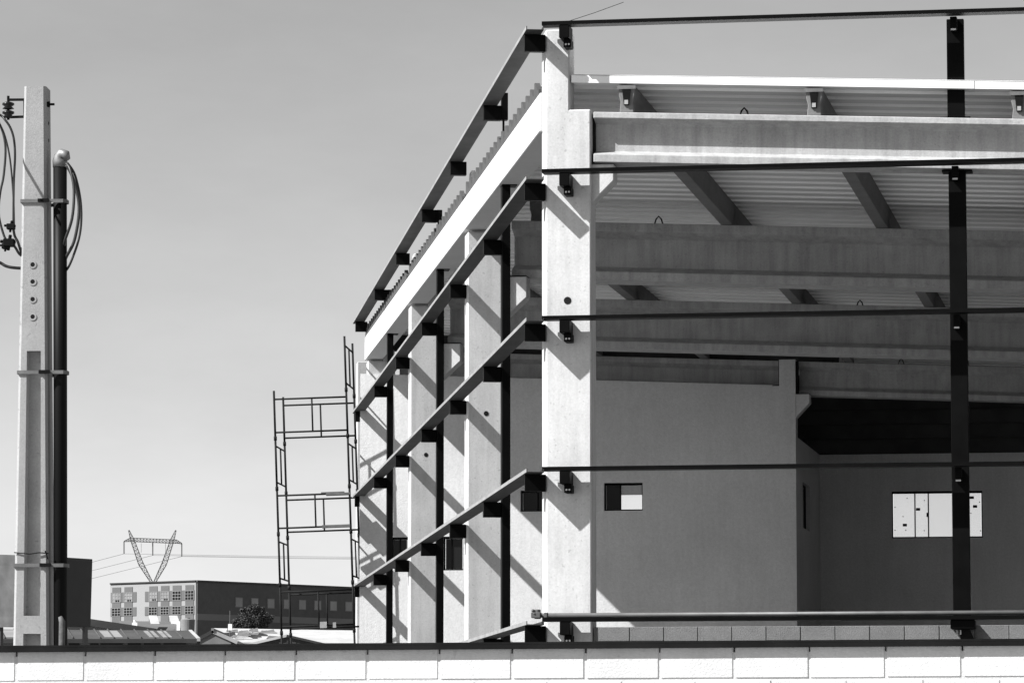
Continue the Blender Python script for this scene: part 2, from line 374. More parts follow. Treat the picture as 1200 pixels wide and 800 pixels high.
# steel rails (girts)
def channel(p0, p1, out, z, wid=0.20, fl=0.045, t=0.008):
    """horizontal web with two upstanding flanges, between plan points p0 and p1 (inner edge), out = plan normal"""
    prof = [(0, 0), (wid, 0), (wid, fl), (wid - t, fl), (wid - t, t), (t, t), (t, fl), (0, fl)]
    sec = lambda p: [(p[0] + out[0]*a, p[1] + out[1]*a, z + b) for a, b in prof]
    return MB().loft(sec(p0), sec(p1))
U_POST = 4.735
for k, z in enumerate(GZ_F):
    gmb = channel((0.0, -0.09), (U_END, -0.09), (0, -1), z)
    girt = gmb.build('girt', M_BLACK, W)
    mb = MB().box(0.205, 0.325, -0.285, -0.001, z - 0.155, z - 0.002)           # stub on the corner column
    s_ = mb.build('bracket', M_BLACK, girt, bevel=0.006)
    MB().box(0.245, 0.335, -0.20, 0.0, z - 0.255, z - 0.158).build('bracket', M_BLACK, girt, bevel=0.006)
    MB().tube([(0.275, -0.205, z - 0.22), (0.275, -0.19, z - 0.22)], 0.012, 6).build('bolt', M_GALV, girt)
    MB().tube([(0.31, -0.205, z - 0.22), (0.31, -0.19, z - 0.22)], 0.012, 6).build('bolt', M_GALV, girt)
    if k < 4:
        MB().box(U_POST + 0.05, U_POST + 0.13, -0.08, 0.085, z - 0.16, z - 0.002).build('bracket', M_BLACK, girt, bevel=0.006)
        MB().box(U_POST + 0.06, U_POST + 0.12, -0.089, -0.081, z - 0.165, z - 0.145).build('bolt', M_GALV, girt)
    else:
        MB().box(U_POST - 0.01, U_POST + 0.27, -0.24, 0.05, z - 0.11, z - 0.002).build('bracket', M_BLACK, girt, bevel=0.01)
        MB().loft([(U_POST + 0.08, -0.1, z - 0.11), (U_POST + 0.2, -0.1, z - 0.11), (U_POST + 0.29, -0.1, z - 0.32), (U_POST + 0.11, -0.1, z - 0.32)],
                  [(U_POST + 0.08, 0.02, z - 0.11), (U_POST + 0.2, 0.02, z - 0.11), (U_POST + 0.29, 0.02, z - 0.32), (U_POST + 0.11, 0.02, z - 0.32)]).build('bracket', M_DULL, girt)
        MB().tube([(U_POST + 0.06, -0.13, z - 0.12), (U_POST + 0.06, -0.13, z - 0.17), (U_POST + 0.10, -0.13, z - 0.17), (U_POST + 0.10, -0.13, z - 0.12)], 0.008, 6).build('bolt', M_GALV, girt)
for k, z in enumerate(GZ_L):
    p0, p1 = Lp(-0.31, 0.055), Lp(32.9, 0.055)
    girt = channel(p0, p1, (nu, nv), z, 0.205).build('girt', M_PRIMER, W)
    MB().prism([Lp(-0.309, 0.261), Lp(32.89, 0.261), Lp(32.89, 0.264), Lp(-0.309, 0.264)], z + 0.002, z + 0.044).build('sunlit_lip', M_LIP_LIT, girt)  # pale strip: sunlight on the outer flange painted as colour
    for s in [0.08] + [x for t in zip(S_POST, [q + 0.20 for q in S_COL[1:]]) for x in t]:
        A = [Lp(s - 0.06, 0.235), Lp(s + 0.06, 0.235), Lp(s + 0.06, 0.002), Lp(s - 0.06, 0.002)]
        MB().prism(A, z - 0.195, z - 0.002).build('bracket', M_BLACK, girt, bevel=0.005)
    # dark end stub carried a little in front of the column
    MB().prism([Lp(-0.02, 0.25), Lp(0.02, 0.25), Lp(0.02, 0.004), Lp(-0.02, 0.004)], z - 0.205, z - 0.004).build('bracket', M_BLACK, girt)

# steel posts
def plate(parent, u0, u1, v0, v1, z0, z1): MB().box(u0, u1, v0, v1, z0, z1).build('base_plate', M_BLACK, parent, bevel=0.003)
pz = top(U_POST + 0.1)
pu_ = MB().box(U_POST, U_POST + 0.2, 0.09, 0.19, pz + 0.012, 10.166).build('steel_post', M_BLACK, W, bevel=0.006)
plate(pu_, U_POST - 0.08, U_POST + 0.27, 0.03, 0.26, pz + 0.001, pz + 0.016)
pl_ = MB().box(U_POST + 0.004, U_POST + 0.204, 0.09, 0.19, 3.0, pz - 0.625).build('steel_post', M_BLACK, W, bevel=0.006)
plate(pl_, U_POST - 0.07, U_POST + 0.28, 0.03, 0.26, pz - 0.628, pz - 0.606)
for s in S_POST:
    u, v = Lp(s, 0); zt = top(u) - 0.2
    p = MB().prism([Lp(s - 0.1, -0.002), Lp(s + 0.1, -0.002), Lp(s + 0.1, -0.112), Lp(s - 0.1, -0.112)], 0, zt - 0.014).build('steel_post', M_BLACK, W, bevel=0.005)
    MB().prism([Lp(s - 0.13, -0.001), Lp(s + 0.13, -0.001), Lp(s + 0.13, -0.20), Lp(s - 0.13, -0.20)], zt - 0.013, zt - 0.001).build('base_plate', M_BLACK, p)
    # posts go on above the edge beam to carry the uppermost rail
    q = MB().prism([Lp(s - 0.06, 0.0), Lp(s + 0.06, 0.0), Lp(s + 0.06, -0.085), Lp(s - 0.06, -0.085)], GZ_L[0] - 0.19, GZ_L[0] + (0.17 if s < 10 else 0.0)).build('steel_post', M_BLACK, W, bevel=0.004)
    MB().tube([Lp(s, -0.03, zt + 0.47), Lp(s, -0.03, GZ_L[0] - 0.19)], 0.015, 8).build('threaded_rod', M_BLACK, q)

# far partition wall under the third bay line, with its T-headed column
VW = 31.12
fw = sheet_with_holes(MB(), -8.62, -0.37, 0, lambda u: top(u) - 0.50, [(-3.79, -3.035, 6.32, 6.86), (-5.43, -4.76, 6.32, 6.73), (-6.96, -6.56, 5.19, 5.85), (-8.0, -7.66, 5.23, 5.845)], VW, VW + 0.15)
fw.build('partition_wall', M_PLASTER, W)
tc_ = MB().box(-0.37, -0.055, VW, VW + 0.40, 0, top(-0.3)).build('column', M_PLASTER, W)
zc = 8.535
cp_ = [(-0.07, zc), (0.214, zc), (0.214, zc - 0.17), (-0.07, zc - 0.48)]
MB().loft([(u, VW + 0.012, z) for u, z in cp_], [(u, VW + 0.36, z) for u, z in cp_]).build('corbel', M_PLASTER, tc_, bevel=0.01)
MB().box(-0.052, -0.022, VW + 0.05, VW + 0.38, zc + 0.012, top(0) - 0.02).build('joint_filler', M_STICK, tc_); MB().box(-0.398, -0.372, VW + 0.16, VW + 0.38, zc + 0.012, top(0)).build('joint_filler', M_STICK, tc_)
MB().box(-0.05, 0.21, VW + 0.02, VW + 0.36, zc + 0.001, zc + 0.011).build('bearing_pad', M_STICK, tc_)
MB().box(-0.50, -0.372, VW - 0.004, VW + 0.1, top(-0.45) - 0.515, top(-0.45) - 0.497).build('bearing_pad', M_STICK, tc_)
# room behind: return wall, back wall with windows, ceiling slab and dark backing whose colour paints the shaded void above
VBK = 36.45; ZBK = 7.745
rw = MB()
rwv = [VW + 0.42, 32.75, 34.2, VBK]
rw.box(-0.23, -0.08, rwv[0], rwv[1], 0, ZBK); rw.box(-0.23, -0.08, rwv[1], rwv[2], 0, 6.05); rw.box(-0.23, -0.08, rwv[1], rwv[2], 6.95, ZBK); rw.box(-0.23, -0.08, rwv[2], rwv[3], 0, ZBK)
rw.build('return_wall', M_PLASTER, W)
rwin = empty('window'); rwin.parent = W
MB().box(-0.19, -0.185, rwv[1] + .03, rwv[2] - .03, 6.08, 6.92).build('pane', M_OPANE, rwin)
wf = MB().box(-0.20, -0.16, rwv[1], rwv[1] + .03, 6.05, 6.95); wf.box(-0.20, -0.16, rwv[2] - .03, rwv[2], 6.05, 6.95); wf.box(-0.20, -0.16, rwv[1], rwv[2], 6.05, 6.08); wf.box(-0.20, -0.16, rwv[1], rwv[2], 6.92, 6.95)
wf.build('frame', M_BLACK, rwin)
sheet_with_holes(MB(), -9.6, U_END, 0, ZBK, [(1.39, 3.235, 6.02, 6.975), (-4.235, -3.55, 6.45, 6.97)], VBK, VBK + 0.15).build('back_wall', M_PLASTER, W)
dk = MB().box(-8.9, U_END, VBK + 0.03, VBK + 0.05, ZBK + 0.001, top(0) + 0.2).build('dark_void_backing', M_DARK, W)
for q in range(5): MB().box(-8.8, U_END, VBK + 0.0, VBK + 0.028, ZBK + 0.02 + q * 0.3, ZBK + 0.29 + q * 0.3).build('void_backing_board', M_DARK, dk)
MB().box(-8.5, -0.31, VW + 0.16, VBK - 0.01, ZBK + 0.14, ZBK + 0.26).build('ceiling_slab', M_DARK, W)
MB().prism([Lp(0.5, -0.3), (U_END, 0.35), (U_END, VBK - 0.01), Lp(VBK / wv - 0.2, -0.3)], -0.1, 0.06).build('earth_floor', M_SOIL, W)
MB().box(10.21, 10.36, 0.3, 42.6, 0, top(10.2) + 0.2).build('unseen_side_wall', M_PLASTER, W)  # unseen wall added to keep sky light out of the interior
# windows: frame and panes
def window(x0, x1, z0, z1, v, bars, glass=M_GLASS, stickers=(), spots=()):
    o = empty('window'); o.parent = W
    f = MB(); t = 0.028
    f.box(x0, x1, v, v + 0.05, z0, z0 + t); f.box(x0, x1, v, v + 0.05, z1 - t*1.6, z1)
    f.box(x0, x0 + t*0.8, v, v + 0.05, z0 + t, z1 - t*1.6); f.box(x1 - t*0.8, x1, v, v + 0.05, z0 + t, z1 - t*1.6)
    for b in bars: f.box(b - 0.012, b + 0.012, v + 0.004, v + 0.046, z0 + t, z1 - t*1.6)
    f.build('frame', M_BLACK, o)
    e = [x0 + t*0.8] + list(bars) + [x1 - t*0.8]
    for k_, (a, b) in enumerate(zip(e, e[1:])): MB().box(a + 0.014, b - 0.014, v + 0.022, v + 0.027, z0 + t + 0.002, z1 - t*1.6 - 0.002).build('pane', glass[k_] if isinstance(glass, list) else glass, o)
    for (a, z, w_, h_) in stickers: MB().box(a, a + w_, v + 0.016, v + 0.0185, z, z + h_).build('sticker', M_STICK, o)
    for (a, z) in spots: MB().tube([(a, v + 0.014, z), (a, v + 0.0215, z)], 0.012, 8).build('suction_mark', M_STICK, o)
    return o
def pxw(x, y):   # picture crop position inside the back-wall window -> wall coordinates
    return (1.39 + (x - 170) / 695 * 1.845, 6.975 - (y - 110) / 360 * 0.955)
st = []
for (x, y) in [(252, 378), (355, 258), (768, 172), (792, 240)]:
    a, z = pxw(x, y); st.append((a, z, 0.085, 0.055))
window(1.39, 3.235, 6.02, 6.975, VBK + 0.03, [pxw(347, 0)[0], pxw(450, 0)[0], pxw(700, 0)[0]], stickers=st,
       spots=[pxw(*p) for p in [(287,162),(194,230),(255,302),(192,407),(275,407),(420,180),(350,306),(417,412),(843,196),(776,282),(848,417)]])
MB().box(pxw(436, 0)[0], pxw(454, 0)[0], VBK + 0.015, VBK + 0.031, pxw(0, 308)[1], pxw(0, 275)[1]).build('window_latch', M_BLACK, W)
window(-3.79, -3.035, 6.32, 6.86, VW + 0.09, [-3.48], [M_OPANE, M_CLEAR])
window(-5.43, -4.76, 6.32, 6.73, VW + 0.09, [-5.1], M_OPANE)
window(-6.96, -6.56, 5.19, 5.85, VW + 0.09, [-6.8], M_OPANE)
window(-8.0, -7.66, 5.23, 5.845, VW + 0.09, [-7.83], M_OPANE)

# low grey block wall along the front
bwl = MB().box(0.56, U_END, 0.06, 0.19, 0, 2.900).build('block_wall', M_GBLOCK, W)
MB().box(0.56, U_END, 0.066, 0.184, 2.901, 3.095).build('mortar', M_GMORT, bwl)
gb = MB().box(0.005, 0.395, 0, 0.14, 0.005, 0.195).mesh('block', M_GBLOCK, 0.004)
for j, z in ((0, 2.90),):
    for i in range(24):
        u = 0.58 + 0.4 * i
        link('block', gb, bwl, (u + rnd.uniform(-.002, .002), 0.055 + rnd.uniform(-.003, .003), z))
# thin loose wire above the top rail, small cable on the rail
MB().tube([(0.30, -0.2, 10.22), (0.62, -0.22, 10.31), (0.97, -0.25, 10.42)], 0.0035, 5).build('loose_wire', M_DULL, W)

# scaffold tube lying on the lowest rail
stb = empty('scaffold_tube', (CX, CY, 0), -BU, label='galvanised scaffold tube with clamp lying along the lowest front rail', cat='scaffold tube')
zt = GZ_F[4] + 0.045 + 0.027
MB().tube([(-0.02, -0.25, zt), (9.0, -0.25, zt + 0.005)], 0.026, 12).build('tube', M_RAILTUBE, stb, smooth=True)
cl = MB().tube([(-0.06, -0.25, zt - 0.04), (-0.06, -0.25, zt + 0.07)], 0.038, 10)
cl.box(-0.13, -0.02, -0.30, -0.20, zt - 0.03, zt + 0.035); cl.tube([(-0.12, -0.29, zt + 0.06), (-0.02, -0.22, zt + 0.01)], 0.02, 8); cl.tube([(-0.09, -0.31, zt + 0.02), (-0.09, -0.17, zt + 0.02)], 0.014, 6)
cl.box(0.02, 0.06, -0.285, -0.215, zt - 0.028, zt + 0.034)
cl.build('clamp', M_RAILTUBE, stb, bevel=0.006)

# ------------------------------------------------------------------ white boundary wall in front
BWALL = empty('boundary_wall', (-2.3287, 22.4, 0), -R(14), label='white painted concrete block wall with black metal coping in the foreground', cat='wall')
core = MB().box(-3.2, 8.0, 0.0045, 0.145, 0, 2.14).build('mortar', M_MORTAR, BWALL)
blk = [MB().box(0.004, 0.396, 0, 0.15, 0.004, 0.196).mesh('block', M_WHITE, 0.005), MB().box(0.0045, 0.395, 0, 0.15, 0.005, 0.195).mesh('block', M_WHITE, 0.007), MB().box(0.005, 0.3955, 0, 0.15, 0.0045, 0.196).mesh('block', M_WHITE, 0.006)]
for j in range(8):
    z = 0.6 + 0.2 * j - 0.0
    if j == 7: z = 2.0
    for i in range(28):
        t = -3.2 + 0.4 * i + (0.2 if j % 2 == 0 else 0.0)
        if t > 7.61: continue
        o = link('block', blk[rnd.randrange(3)], BWALL, (t + rnd.uniform(-.001, .001), rnd.uniform(-.0015, .0015), z))
        if j == 7: o.scale.z = 0.9
cp = MB()
cp.box(-3.2, 8.0, -0.034, 0.185, 2.188, 2.2); cp.box(-3.2, 8.0, -0.034, -0.028, 2.163, 2.187); cp.box(-3.2, 8.0, 0.179, 0.185, 2.163, 2.187)
cp.build('coping', M_DULL, BWALL)
MB().box(-3.2, 8.0, 0.01, 0.14, 2.181, 2.187).build('mortar_bed', M_MORTAR, BWALL)

# ------------------------------------------------------------------ utility pole
def at(x, y, Y):
    """photograph pixel at distance Y (used to take real positions off the picture once)"""
    dx, du = x - 600, 400 - y
    c, s = math.cos(TILT), math.sin(TILT)
    r = Vector((dx, F_PX * c - du * s, F_PX * s + du * c)); r *= Y / r.y
    return Vector((r.x, r.y, r.z + EYE))
YP = 30.0
P = empty('utility_pole', (at(37, 885, YP).x, YP, 0), R(-3), label='tall tapered concrete utility pole with black conduit at the left edge', cat='utility pole')
ppm = 4824 / YP
def pz_(y): return at(40, y, YP).z
zt, zb = pz_(101), 0.0
def hw(z):   # left and right half extents of the front face (px at two heights)
    t = (z - pz_(752)) / (zt - pz_(752)); return (15 + (28 - 15) * t, 57.2 + (53.6 - 57.2) * t)
def xat(px, y): return at(px, y, YP).x - P.location.x
def ypx(z): return 752 + (z - pz_(752)) / (zt - pz_(752)) * (101 - 752)
def fx(z): a, b = hw(z); return (xat(a, ypx(z)), xat(b, ypx(z)))
DEP = 0.30
pole = MB()
def sect(z, dd=0.0):
    a, b = fx(z); d = DEP * (0.75 + 0.25 * (zt - z) / zt * 1.3); return a, b, d
# shaft built as stacked pieces: solid heads and stretches with a recessed front panel
cuts = [(0.0, pz_(742), True), (pz_(742), pz_(721), False), (pz_(721), pz_(411), True), (pz_(411), zt, False)]
for z0, z1, rec in cuts:
    a0, b0, d0 = sect(z0); a1, b1, d1 = sect(z1)
    c = 0.018
    def foot(a, b, d, z, rec):
        if not rec: return [(a + c, 0, z), (b - c, 0, z), (b, c, z), (b, d - c, z), (b - c, d, z), (a + c, d, z), (a, d - c, z), (a, c, z)]
        w_ = b - a; l = a + w_ * 0.285; r_ = a + w_ * 0.775; dr = 0.055
        return [(a + c, 0, z), (l, 0, z), (l + 0.012, dr, z), (r_ - 0.006, dr, z), (r_, 0, z), (b - c, 0, z), (b, c, z), (b, d - c, z), (b - c, d, z), (a + c, d, z), (a, d - c, z), (a, c, z)]
    pole.loft(foot(a0, b0, d0, z0, rec), foot(a1, b1, d1, z1, rec))
shaft = pole.build('shaft', M_POLE, P)
for y in (310, 330, 350.5, 371):
    z = pz_(y)
    rr = MB(); 
    for k in range(14):
        a0 = 2*math.pi*k/14; a1 = 2*math.pi*(k+1)/14
        rr.loft([(0.006 + math.cos(a)*q, -0.004, z + math.sin(a)*q) for a, q in ((a0, .017), (a1, .017), (a1, .029), (a0, .029))], [(0.006 + math.cos(a)*q, 0.001, z + math.sin(a)*q) for a, q in ((a0, .017), (a1, .017), (a1, .029), (a0, .029))])
    for k in range(len(rr.v)): rr.v[k] = (rr.v[k][0] + xat(38.3, y) - 0.006, rr.v[k][1], rr.v[k][2])
    h = rr.build('bolt_sleeve', M_POLE, shaft)
    MB().tube([(xat(38.3, y), -0.003, z), (xat(38.3, y), 0.001, z)], 0.0165, 12).build('bolt_hole', M_STICK, shaft)
for y in (142, 162):
    a, b, d = sect(pz_(y)); MB().tube([(b - 0.001, 0.12, pz_(y)), (b + 0.002, 0.12, pz_(y))], 0.014, 10).build('bolt_hole', M_STICK, shaft)
a, b, d = sect(pz_(120)); MB().tube([(b, 0.06, pz_(121)), (b + 0.055, 0.06, pz_(121))], 0.009, 8).build('through_bolt', M_DULL, P)
MB().tube([(b + 0.003, 0.06, pz_(121)), (b + 0.02, 0.06, pz_(121))], 0.022, 6).build('through_bolt', M_DULL, P)
# conduit
cr = 0.051; cb, ct = xat(69.6, 752), xat(69.0, 192)
def cxa(z): return cb + (ct - cb) * (z - pz_(752)) / (pz_(192) - pz_(752))
MB().tube([(cxa(0), 0.06, 0), (cxa(pz_(460)), 0.06, pz_(460)), (ct, 0.06, pz_(192))], cr, 20).build('conduit', M_PIPE, P, smooth=True)
MB().tube([(cb + 0.018, 0.01, 1.5), (cb + 0.018, 0.01, pz_(728)), (cb + 0.002, 0.01, pz_(722))], [0.028, 0.024, 0.014], 10).build('conduit_sleeve', mat('torn_pale_sleeve', 0.09, 0.8, var=0.4, scale=30), P, smooth=True)
zc = pz_(192)
wh = MB(); cxx = ct
pts = [(cxx, 0.06, zc - 0.02), (cxx, 0.06, zc + 0.025), (cxx + 0.006, 0.055, zc + 0.055), (cxx + 0.022, 0.045, zc + 0.078), (cxx + 0.045, 0.03, zc + 0.070), (cxx + 0.062, 0.02, zc + 0.035)]
wh.tube(pts, [0.054, 0.056, 0.052, 0.044, 0.036, 0.022], 18)
wh.build('weatherhead', M_ALU, P, smooth=True)
# straps
for y in (235.5, 436, 662):
    z = pz_(y); a, b, d = sect(z); st_ = MB()
    e = 0.006; xr = cxa(z) + cr + 0.002
    loop_ = [(a - e, -e - 0.002), (b - 0.01, -e - 0.002), (xr - 0.02, -0.004), (xr + 0.004, 0.03), (xr + 0.004, 0.10), (b, d + e), (a - e, d + e)]
    n = len(loop_)
    for i in range(n):
        p, q = loop_[i], loop_[(i+1) % n]; dx, dy = q[0]-p[0], q[1]-p[1]; l = math.hypot(dx, dy); nx, ny = -dy/l*0.003, dx/l*0.003
        st_.prism([(p[0]+nx, p[1]+ny), (q[0]+nx, q[1]+ny), (q[0]-nx, q[1]-ny), (p[0]-nx, p[1]-ny)], z - 0.013, z + 0.013)
    s_ = st_.build('strap', M_STRAP, P)
    MB().box(b - 0.06, b + 0.02, -0.03, -0.010, z - 0.010, z + 0.014).build('strap_buckle', M_DULL, s_)
zz = pz_(647)
MB().tube([(fx(zz)[0] - 0.004, -0.004, zz), (-0.03, -0.014, zz - 0.012), (0.04, -0.014, zz - 0.002), (fx(zz)[1] + 0.004, -0.004, zz - 0.008)], 0.004, 5).build('tie_wire', M_DULL, P)
MB().tube([(0.085, -0.016, zz + 0.01), (0.10, -0.02, zz - 0.03), (0.105, -0.018, zz - 0.05)], 0.006, 5).build('tie_wire', M_DULL, P)
# insulator bracket and cables (left of the shaft)
def pl(x, y, dy=0.0): return (xat(x, y), dy, pz_(y))
br = MB(); br.tube([pl(28, 115.5, 0.05), pl(8, 115.5, 0.05)], 0.010, 6); br.tube([pl(28, 135.5, 0.05), pl(7, 136, 0.05)], 0.010, 6); br.tube([pl(27, 115, 0.05), pl(27, 136, 0.05)], 0.008, 6)
ib = br.build('insulator_bracket', M_DULL, P)
for y0 in (118, 128):
    m_ = MB().tube([pl(8, y0, .05), pl(8, y0 + 1.5, .05), pl(8, y0 + 3.5, .05), pl(8, y0 + 5.5, .05), pl(8, y0 + 8, .05), pl(8, y0 + 9, .05)], [0.018, 0.044, 0.046, 0.026, 0.044, 0.02], 14)
    m_.build('insulator', mat('brown_porcelain', 0.01, 0.3, var=0.2, spec=0.25), ib, smooth=True)
MB().tube([pl(8, 111, .05), pl(8, 139, .05)], 0.010, 8).build('insulator_pin', M_DULL, ib)
def cable(pts, r=0.008):
    # smooth Catmull-Rom through the points
    P_ = [Vector(p) for p in pts]; out = []
    for i in range(len(P_) - 1):
        p0, p1, p2, p3 = P_[max(i-1, 0)], P_[i], P_[i+1], P_[min(i+2, len(P_)-1)]
        for k in range(6):
            t = k / 6; out.append(0.5 * ((2*p1) + (p2-p0)*t + (2*p0-5*p1+4*p2-p3)*t*t + (3*p1-p0-3*p2+p3)*t**3))
    out.append(P_[-1]); MB().tube(out, r, 7).build('cable', M_CABLE, P, smooth=True)
cable([pl(78, 192, .0), pl(84, 201, -.05), pl(89, 225, -.08), pl(87, 258, -.09), pl(77, 283, -.03), pl(74, 287, 0.1)], 0.011)
cable([pl(79, 191, .0), pl(88, 206, .02), pl(94.5, 240, .03), pl(93, 275, .03), pl(82, 308, .03), pl(72, 318, .12)], 0.009)
cable([pl(78, 194, .0), pl(86, 210, .0), pl(93, 243, .0), pl(88, 280, .0), pl(78, 299, .03), pl(73, 303, .12)], 0.012)
cable([pl(-60, 120, -.4), pl(-8, 131, .0), pl(6, 141, .02), pl(14, 157, .03), pl(16.5, 180, .03), pl(15, 215, .03), pl(14.5, 262, .03)], 0.009)
cable([pl(-14, 128, .0), pl(0, 147, .0), pl(6, 172, .0), pl(4, 205, .0), pl(0, 225, .0), pl(-2, 250, .0), pl(4, 275, .0), pl(10, 285, .0)], 0.009)
cable([pl(-6, 138, .05), pl(3, 155, .05), pl(10, 185, .05), pl(14, 230, .05), pl(15, 262, .05)], 0.007)
cable([pl(14, 262, .03), pl(16, 275, .03), pl(20, 283, .03), pl(24, 296, .04), pl(27, 303, .1)], 0.010)
cable([pl(8, 283, .02), pl(16, 288, .02), pl(22, 297, .02), pl(27, 300, .1)], 0.010)
cable([pl(-50, 290, -.2), pl(-6, 305, .0), pl(6, 311, .02), pl(16, 313, .03), pl(27, 312.5, .1)], 0.012)
for (x, y, s) in ((12, 265, .030), (10, 284, .040), (6, 288, .028)):
    k_ = MB(); x_, d_, z_ = pl(x, y, .02)
    k_.box(x_ - s, x_ + s, d_ - s, d_ + s, z_ - s*.7, z_ + s*.7); k_.tube([(x_ - s*1.7, d_, z_ + s*.3), (x_ + s*1.2, d_, z_ + s*.1)], s*.35, 6); k_.tube([(x_ - s*.2, d_, z_ - s*1.4), (x_ + s*.2, d_, z_ + s*1.5)], s*.35, 6)
    k_.build('cable_connector', M_DULL, P, bevel=0.004)

# ------------------------------------------------------------------ scaffold tower beyond the warehouse's far corner
YS = 79.6
T = empty('scaffold_tower', (at(331, 752, YS).x + 0.13, YS, 0), 0, label='leaning tubular scaffold tower standing beside the warehouse far corner', cat='scaffold')
T.rotation_euler = (0, R(-2.15), 0)
ex, ed = Vector((1.41, 0.02, 0)), Vector((0.10, 1.45, 0))
def sz(y): return at(331, y, YS).z
tiers = [752+112, 743, 686.5, 627, 574, 515, 461, 400]
zs = [sz(y) for y in tiers]
tr = 0.021
def frame(a, b, z0, z1):
    """one tubular frame: two legs, two rails, two short uprights between the rails"""
    a, b = Vector(a), Vector(b); up = Vector((0, 0, 1)); h = z1 - z0; mb = MB()
    mb.tube([a + up*(z0 + .01), a + up*(z1 + .06)], tr, 8); mb.tube([b + up*(z0 + .01), b + up*(z1 + .06)], tr, 8)
    for q in (0.16, 0.88): mb.tube([a + up*(z0 + h*q), b + up*(z0 + h*q)], tr*0.85, 6)
    for q in (a, b): mb.tube([q + up*(z0 - .01), q + up*(z0 + .07)], tr*1.45, 8)      # coupling sleeves
    m1 = a.lerp(b, 0.52)
    mb.tube([m1 + up*(z0 + h*.16), m1 + up*(z0 + h*.88)], tr*0.8, 6)
    mb.build('frame', M_TUBE, T, smooth=True)
O = Vector((0, 0, 0))
for i in range(len(zs) - 1):
    if i % 2 == 1 or False:
        frame(O, ex, zs[i], zs[i+1]); frame(O + ed, ex + ed, zs[i], zs[i+1])
    elif i < 6:
        frame(O, ed, zs[i], zs[i+1]); frame(ex, ex + ed, zs[i], zs[i+1])
    else:
        frame(ex, ex + ed, zs[i], zs[i+1])
MB().box(0.95, 1.42, -0.03, 0.25, zs[4] - 0.13, zs[4] - 0.09).build('board', M_WOOD, T); MB().box(0.85, 1.3, 0.1, 0.5, zs[4] - 0.088, zs[4] - 0.06).build('board', M_WOOD, T)
MB().box(0.85, 1.40, -0.03, 0.2, zs[3] + 0.12, zs[3] + 0.17).build('board', M_WOOD, T)
MB().box(0.75, 0.88, -0.02, 0.1, zs[1] + 0.10, zs[1] + 0.22).build('clamp', M_GALV, T)
MB().box(1.0, 1.06, -0.02, 0.1, zs[1] + 0.10, zs[1] + 0.20).build('clamp', M_GALV, T)

# ------------------------------------------------------------------ low sheds behind the wall
def gz(y):
    t = min(1, max(0, (y - 300) / 420)); return 19.5 * t * t * (3 - 2 * t)
def shed(name, pts_roof, wallpoly, label, mroof, mwall, Y0, depth, parts=None):
    pass
def quad(mb, A, B, C, D, th=0.08):
    n = (B - A).cross(D - A).normalized() * th
    mb.loft([A, B, C, D], [A - n, B - n, C - n, D - n])
# shed with rooflights, ridge along x
Y1 = 150
s1 = empty('long_shed', (0, Y1, 0), 0, label='long low shed with dark roof and pale rooflights behind the white wall', cat='shed')
def rel(x, y, Y, base): p = at(x, y, Y); return Vector((p.x - base[0], p.y - base[1], p.z - base[2]))
B1 = (0, Y1, 0)
E0, E1 = rel(-260, 748.5, Y1, B1), rel(231, 748, Y1, B1); Rg0, Rg1 = rel(-260, 735.5, Y1 + 7, B1), rel(221, 738.3, Y1 + 7, B1)
mb = MB(); quad(mb, E0, E1, Rg1, Rg0, 0.15); mb.build('roof', M_SHEDROOF, s1)
mb = MB(); quad(mb, Rg0 + Vector((0, .02, 0)), Rg1 + Vector((0, .02, 0)), Rg1 + Vector((0.3, 8, -1.2)), Rg0 + Vector((0, 8, -1.2)), 0.15); mb.build('roof', M_SHEDROOF, s1)
mb = MB(); quad(mb, E1 + Vector((.0, -.05, .03)), E1 + Vector((.12, -.05, .03)), Rg1 + Vector((.12, 0, .03)), Rg1 + Vector((0, 0, .03)), 0.12); mb.build('verge', M_PALEROOF, s1)
def onroof(x, t): # point on the front slope: x px at eave..ridge fraction
    A = E0.lerp(E1, (x - -260) / (231 + 260)); Bq = Rg0.lerp(Rg1, (x + 260) / (231 + 260)); return A.lerp(Bq, t) + Vector((0, -.01, .03))
for xa, xb in ((124, 145), (177, 188), (193, 203), (62, 78), (8, 22)):
    mb = MB(); quad(mb, onroof(xa, .12), onroof(xb, .12), onroof(xb - 1, .85), onroof(xa - 1, .85), 0.04); mb.build('rooflight', mat('rooflight', 0.24, 0.5, var=0.3, scale=0.4), s1)
for i in range(60):
    x = -250 + i * 8; mb = MB(); mb.bar(onroof(x, .02), onroof(x * 0.999, .99), 0.05); 
    if i % 2 == 0: mb.build('roof_batten', M_SHEDROOF, s1)
MB().box(E0.x, E1.x - .1, 0.3, 0.5, 0, E0.z - .12).build('wall', M_SHEDWALL, s1)
for xa, xb in ((105, 114), (117, 143), (149, 164), (168, 187), (191, 217), (80, 92), (20, 44), (50, 70)):
    pA, pB = rel(xa, 750.2, Y1, B1), rel(xb, 753.5, Y1, B1); MB().box(pA.x, pB.x, 0.24, 0.302, pB.z - 1.2, pA.z).build('window', M_OPANE, s1)
